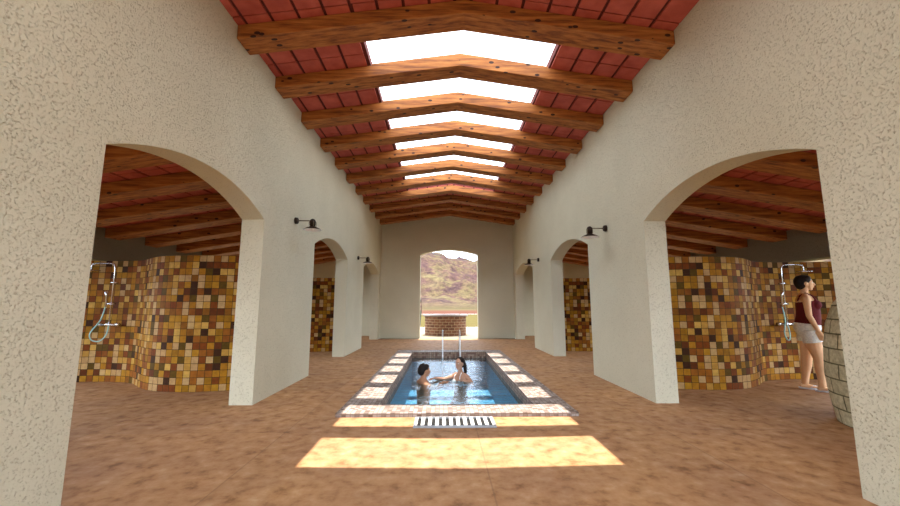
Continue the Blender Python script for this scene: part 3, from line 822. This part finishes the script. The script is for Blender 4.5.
def arm(mb, sh, el, wr, r=(.050, .040, .033, .025), hand=None, s=1.0):
    m1 = sh.lerp(el, .5); m2 = el.lerp(wr, .35)
    mb.limb([sh, m1, el, m2, wr], [r[0], (r[0] + r[1]) / 2 * .97, r[1] * .93, r[2] * 1.1, r[3]])
    if hand: add_hand(mb, wr, hand[0], hand[1], s, hand[2], hand[3])
def leg(mb, hip, kn, an, r=(.090, .058, .056, .036)):
    d = (an - kn).normalized()
    mb.limb([hip, hip.lerp(kn, .35), hip.lerp(kn, .75), kn, kn.lerp(an, .3), kn.lerp(an, .7), an], [r[0], r[0] * .92, (r[0] + r[1]) / 2 * .9, r[1], r[2], (r[2] + r[3]) / 2 * .9, r[3]])
def foot(mb, an, f, up=None):
    f = f.normalized(); b = an + V(0, 0, -.045)
    mb.limb([b - f * .035 + V(0, 0, -.005), b + f * .06 + V(0, 0, -.008), b + f * .14 + V(0, 0, -.022)], [(.030, .030), (.038, .028), (.042, .016)], ell=f.cross(V(0, 0, 1)))
    sd_ = f.cross(V(0, 0, 1))
    for k in range(5):
        q_ = b + f * (.145) + sd_ * (-.030 + .015 * k); mb.limb([q_ + V(0, 0, -.024), q_ + f * (.028 - abs(k - 1.5) * .003) + V(0, 0, -.026)], [.010, .008], 8)
def torso(mb, rings, seg=28):
    """rings: (z, a, b, cy)"""
    mb.tube([(0, cy, z) for z, a, b, cy in rings], [(a, b) for z, a, b, cy in rings], seg, ell=(1, 0, 0))

# --- standing woman
def standing_woman():
    fwd = math.atan2(-.60, .80)                      # heading of her gaze
    r = empty('person', (5.345, 5.80, 0.0), fwd - PI / 2)
    tag(r, 'standing person in maroon tank top, pale denim shorts and flip-flops beside the stone dome', 'person')
    b = MB()
    TR = [(.80, .05, .05, 0), (.83, .14, .11, -.01), (.90, .175, .145, -.02), (.98, .172, .14, -.012), (1.07, .150, .128, .01), (1.16, .140, .125, .015), (1.25, .148, .125, .012), (1.33, .155, .115, .0), (1.385, .150, .09, -.008), (1.415, .10, .065, -.012), (1.44, .05, .05, -.01)]
    torso(b, TR)
    for k in (-1, 1): b.ball((k * .070, .095, 1.255), (.070, .062, .068)); b.ball((k * .075, -.085, .90), (.085, .07, .09))
    b.limb([V(0, -.012, 1.40), V(0, .0, 1.46), V(0, .012, 1.52)], [.052, .047, .047])
    P, R = add_head(b, V(0, .02, 1.575), 0, 1.0)
    for k in (-1, 1):
        dy = .085 * k - .01
        leg(b, V(k * .085, -.01, .86), V(k * .082, dy * .7 + .01, .47), V(k * .078, dy - .01, .095), (.108, .070, .068, .042))
        foot(b, V(k * .078, dy - .01, .095), V(k * .12, 1, 0))
        b.limb([V(k * .10, -.01, 1.385), V(k * .15, -.012, 1.36)], [.045, .05])
    arm(b, V(.175, -.01, 1.345), V(.205, -.005, 1.09), V(.195, .075, .885), hand=(V(0, .25, -1), V(-1, .2, 0), .45, -1))
    arm(b, V(-.175, -.01, 1.345), V(-.205, .0, 1.09), V(-.195, .085, .885), hand=(V(0, .25, -1), V(1, .2, 0), .45, 1))
    body = fuse(b, 'body', M['skin_pale'], r, .006, 4)
    body['label'] = 'bare skin of arms, legs and face'
    face_bits(P, R, 1.0, r)
    # hair
    h = MB(); h.ball((0, -.004, 1.615), (.086, .100, .094)); h.ball((0, -.035, 1.555), (.080, .068, .075)); h.ball((0, -.045, 1.60), (.084, .072, .10)); h.ball((0, .042, 1.66), (.064, .050, .040))
    fuse(h, 'hair', M['hair'], r, .006, 3)
    # tank top
    t = MB()
    torso(t, [(z, a + .012, c + .012, cy) for z, a, c, cy in [(.955, .172, .140, -.012), (1.07, .153, .131, .01), (1.16, .142, .127, .015), (1.25, .150, .126, .012), (1.305, .146, .114, .004)]])
    for k in (-1, 1):
        t.ball((k * .070, .097, 1.255), (.080, .072, .076))
        t.tube([V(k * .095, .112, 1.30), V(k * .105, .075, 1.385), V(k * .105, .0, 1.425), V(k * .10, -.07, 1.39), V(k * .09, -.10, 1.31)], [(.022, .012)] * 5, 10, ell=(1, 0, 0))
    fuse(t, 'tank_top', M['maroon'], r, .007, 3)
    # shorts
    s_ = MB()
    torso(s_, [(z, a + .014, c + .014, cy) for z, a, c, cy in [(.80, .12, .10, -.01), (.84, .155, .125, -.012), (.90, .178, .148, -.02), (.975, .172, .14, -.012)]])
    for k in (-1, 1):
        dy = .085 * k - .01
        s_.ball((k * .075, -.085, .90), (.097, .083, .10))
        s_.tube([V(k * .087, -.01, .88), V(k * .088, dy * .3 - .005, .70)], [.118, .112], 22)
    fuse(s_, 'denim_shorts', M['denim'], r, .007, 2)
    # flip-flops
    for k in (-1, 1):
        dy = .085 * k - .01; a = V(k * .078, dy - .01, 0); f = V(k * .12, 1, 0).normalized(); sd_ = V(f.y, -f.x, 0)
        out = []
        for i in range(20):
            an = 2 * PI * i / 20
            out.append((math.cos(an) * (.048 - .006 * math.sin(an)), .055 + math.sin(an) * .145))
        fl = MB().prism(out, (0.002, .022), lambda u, v, t_: tuple(a + sd_ * u + f * v + V(0, 0, t_))).build('flip_flop', M['flop'], r)
        MB().tube([a + sd_ * -.045 + f * .04 + V(0, 0, .02), a + sd_ * -.025 + f * .09 + V(0, 0, .055), a + f * .13 + V(0, 0, .045), a + sd_ * .025 + f * .09 + V(0, 0, .055), a + sd_ * .045 + f * .04 + V(0, 0, .02)], .006, 8).build('strap', M['flop'], fl, smooth=True)
standing_woman()

# --- two bathers kneeling in the pool (torso built at standing height then lowered)
DZ = -1.385
def bather(kind, loc, heading, label):
    r = empty('person', (loc[0], loc[1], 0), heading - PI / 2)
    tag(r, label, 'person')
    b = MB(); male = kind == 'man'; D = V(0, 0, (-1.535 if male else -1.45))
    if male: TR = [(.90, .09, .09, -.01), (.95, .155, .11, -.015), (1.02, .155, .105, -.01), (1.12, .15, .10, 0), (1.24, .170, .112, 0), (1.34, .185, .118, 0), (1.42, .185, .10, -.01), (1.47, .14, .075, -.015), (1.50, .06, .05, -.012)]
    else: TR = [(.90, .09, .09, -.01), (.95, .160, .12, -.015), (1.02, .150, .11, -.01), (1.12, .122, .092, 0), (1.24, .130, .098, 0), (1.34, .145, .10, 0), (1.41, .150, .085, -.008), (1.45, .11, .065, -.012), (1.48, .05, .045, -.012)]
    torso(b, [(z + D.z, a, c, cy) for z, a, c, cy in TR])
    sw = .19 if male else .158
    b.limb([V(0, -.015, 1.45) + D, V(0, 0, 1.52) + D, V(0, .012, 1.58) + D], [.058 if male else .046, .054 if male else .042, .052 if male else .042])
    P, R = add_head(b, V(0, .02, 1.63) + D, 0, 1.0 if male else .97)
    for k in (-1, 1):
        hip = V(k * .09, -.01, .93) + D; kn = V(k * .17, .27, -.735)
        leg(b, hip, kn, V(k * .10, -.10, -.75), (.092, .058, .055, .036)); b.limb([V(k * .10, -.10, -.75), V(k * .10, -.20, -.765)], [.034, .028])
        b.limb([V(k * sw * .6, -.01, 1.43) + D, V(k * sw * .95, -.012, 1.40) + D], [.05 if male else .042, .056 if male else .044])
        if male: b.ball(V(k * .085, .085, 1.35) + D, (.085, .045, .06))
        else: b.ball(V(k * .066, .082, 1.30) + D, (.062, .052, .060))
    S = lambda k: V(k * sw, -.01, 1.39) + D
    rr = (.052, .043, .038, .028) if male else (.042, .036, .031, .023)
    if male:
        arm(b, S(1), V(.27, .13, -.16), V(.19, .30, -.10), rr, hand=(V(-.3, 1, .1), V(0, 0, -1), .4, -1))
        arm(b, S(-1), V(-.26, .08, -.19), V(-.10, .26, -.14), rr, hand=(V(.3, 1, .1), V(0, 0, -1), .4, 1))
    else:
        arm(b, S(1), V(.27, .15, -.11), V(.30, .37, -.06), rr, hand=(V(0, 1, .05), V(0, 0, -1), .4, -1), s=.9)
        arm(b, S(-1), V(-.30, .04, -.14), V(-.19, .15, -.08), rr, hand=(V(.9, .5, .1), V(0, 0, -1), .4, 1), s=.9)
    fuse(b, 'body', M['skin_tan' if male else 'skin_tan2'], r, .007, 4)
    face_bits(P, R, 1.0 if male else .97, r)
    h = MB()
    if male:
        h.ball(V(0, -.004, 1.672) + D, (.084, .098, .088)); h.ball(V(0, -.045, 1.635) + D, (.080, .064, .088)); h.ball(V(0, .055, 1.712) + D, (.060, .045, .034))
    else:
        h.ball(V(0, -.008, 1.668) + D, (.081, .094, .084)); h.ball(V(0, -.045, 1.63) + D, (.076, .062, .082))
        h.limb([V(0, -.10, 1.66) + D, V(-.02, -.125, 1.58) + D, V(-.035, -.115, 1.48) + D, V(-.04, -.10, 1.38) + D], [.034, .036, .032, .018])
    fuse(h, 'hair', M['hair'], r, .006, 3)
    if male:
        s_ = MB(); torso(s_, [(z + D.z, a + .012, c + .012, cy) for z, a, c, cy in [(.90, .13, .11, -.01), (.95, .157, .115, -.015), (1.02, .155, .106, -.01)]])
        for k in (-1, 1): s_.tube([V(k * .09, -.01, .93) + D, (V(k * .09, -.01, .93) + D).lerp(V(k * .17, .27, -.735), .5)], [.105, .10], 18)
        fuse(s_, 'swim_trunks', M['navy'], r, .008, 2)
    else:
        t = MB()
        for k in (-1, 1): t.ball(V(k * .066, .086, 1.30) + D, (.064, .054, .058))
        torso(t, [(1.255 + D.z, .137, .104, 0), (1.285 + D.z, .140, .106, 0)])
        for k in (-1, 1): t.tube([V(k * .07, .118, 1.33) + D, V(k * .06, .09, 1.42) + D, V(k * .045, .02, 1.475) + D, V(0, -.065, 1.49) + D], .008, 8)
        fuse(t, 'bikini_top', M['white_cloth'], r, .006, 2)
        s_ = MB(); torso(s_, [(z + D.z, a + .010, c + .010, cy) for z, a, c, cy in [(.90, .12, .11, -.01), (.95, .162, .122, -.015), (.99, .156, .114, -.012)]])
        fuse(s_, 'bikini_bottom', M['white_cloth'], r, .008, 2)
bather('man', (-0.51, 7.05), math.atan2(.42, .90), 'person with short black hair and bare back bathing in the pool')
bather('woman', (0.15, 7.30), math.atan2(-.78, -.62), 'person with a long black ponytail and white bikini top bathing in the pool')

# --- person outside, mostly hidden by the door jamb
def far_person():
    r = empty('person', (-1.50, 22.3, -0.03), PI / 2 + .2)
    tag(r, 'person in dark red top standing outside, half hidden by the left door jamb', 'person')
    b = MB(); torso(b, [(.82, .12, .10, 0), (.92, .165, .12, 0), (1.05, .14, .10, 0), (1.2, .155, .11, 0), (1.34, .165, .10, 0), (1.40, .11, .07, 0)])
    b.limb([V(0, 0, 1.36), V(0, .01, 1.45)], [.05, .048]); P, R = add_head(b, V(0, .02, 1.50))
    for k in (-1, 1):
        leg(b, V(k * .09, 0, .86), V(k * .09, .0, .47), V(k * .09, 0, .09)); foot(b, V(k * .09, 0, .09), V(0, 1, 0))
        b.limb([V(k * .1, 0, 1.34), V(k * .165, 0, 1.32)], [.045, .048])
        arm(b, V(k * .18, 0, 1.31), V(k * .21, 0, 1.06), V(k * .20, .06, .84), hand=(V(0, .2, -1), V(-k, 0, 0), .4, -k))
    fuse(b, 'body', M['skin_tan'], r, .01, 3)
    face_bits(P, R, 1.0, r)
    h = MB(); h.ball((0, -.01, 1.545), (.085, .10, .09)); h.ball((0, -.05, 1.47), (.08, .06, .11)); fuse(h, 'hair', M['hair'], r, .008, 2)
    t = MB(); torso(t, [(.95, .170, .13, 0), (1.05, .152, .112, 0), (1.2, .167, .122, 0), (1.34, .172, .108, 0), (1.385, .12, .08, 0)])
    for k in (-1, 1): t.limb([V(k * .15, 0, 1.33), V(k * .195, 0, 1.17)], [.062, .058])
    fuse(t, 'shirt', M['red'], r, .01, 2)
    s_ = MB(); torso(s_, [(.84, .15, .12, 0), (.92, .177, .132, 0), (.97, .17, .125, 0)])
    for k in (-1, 1): s_.limb([V(k * .09, 0, .86), V(k * .09, 0, .47), V(k * .09, 0, .13)], [.11, .075, .06])
    fuse(s_, 'trousers', M['grey_green'], r, .01, 2)
far_person()
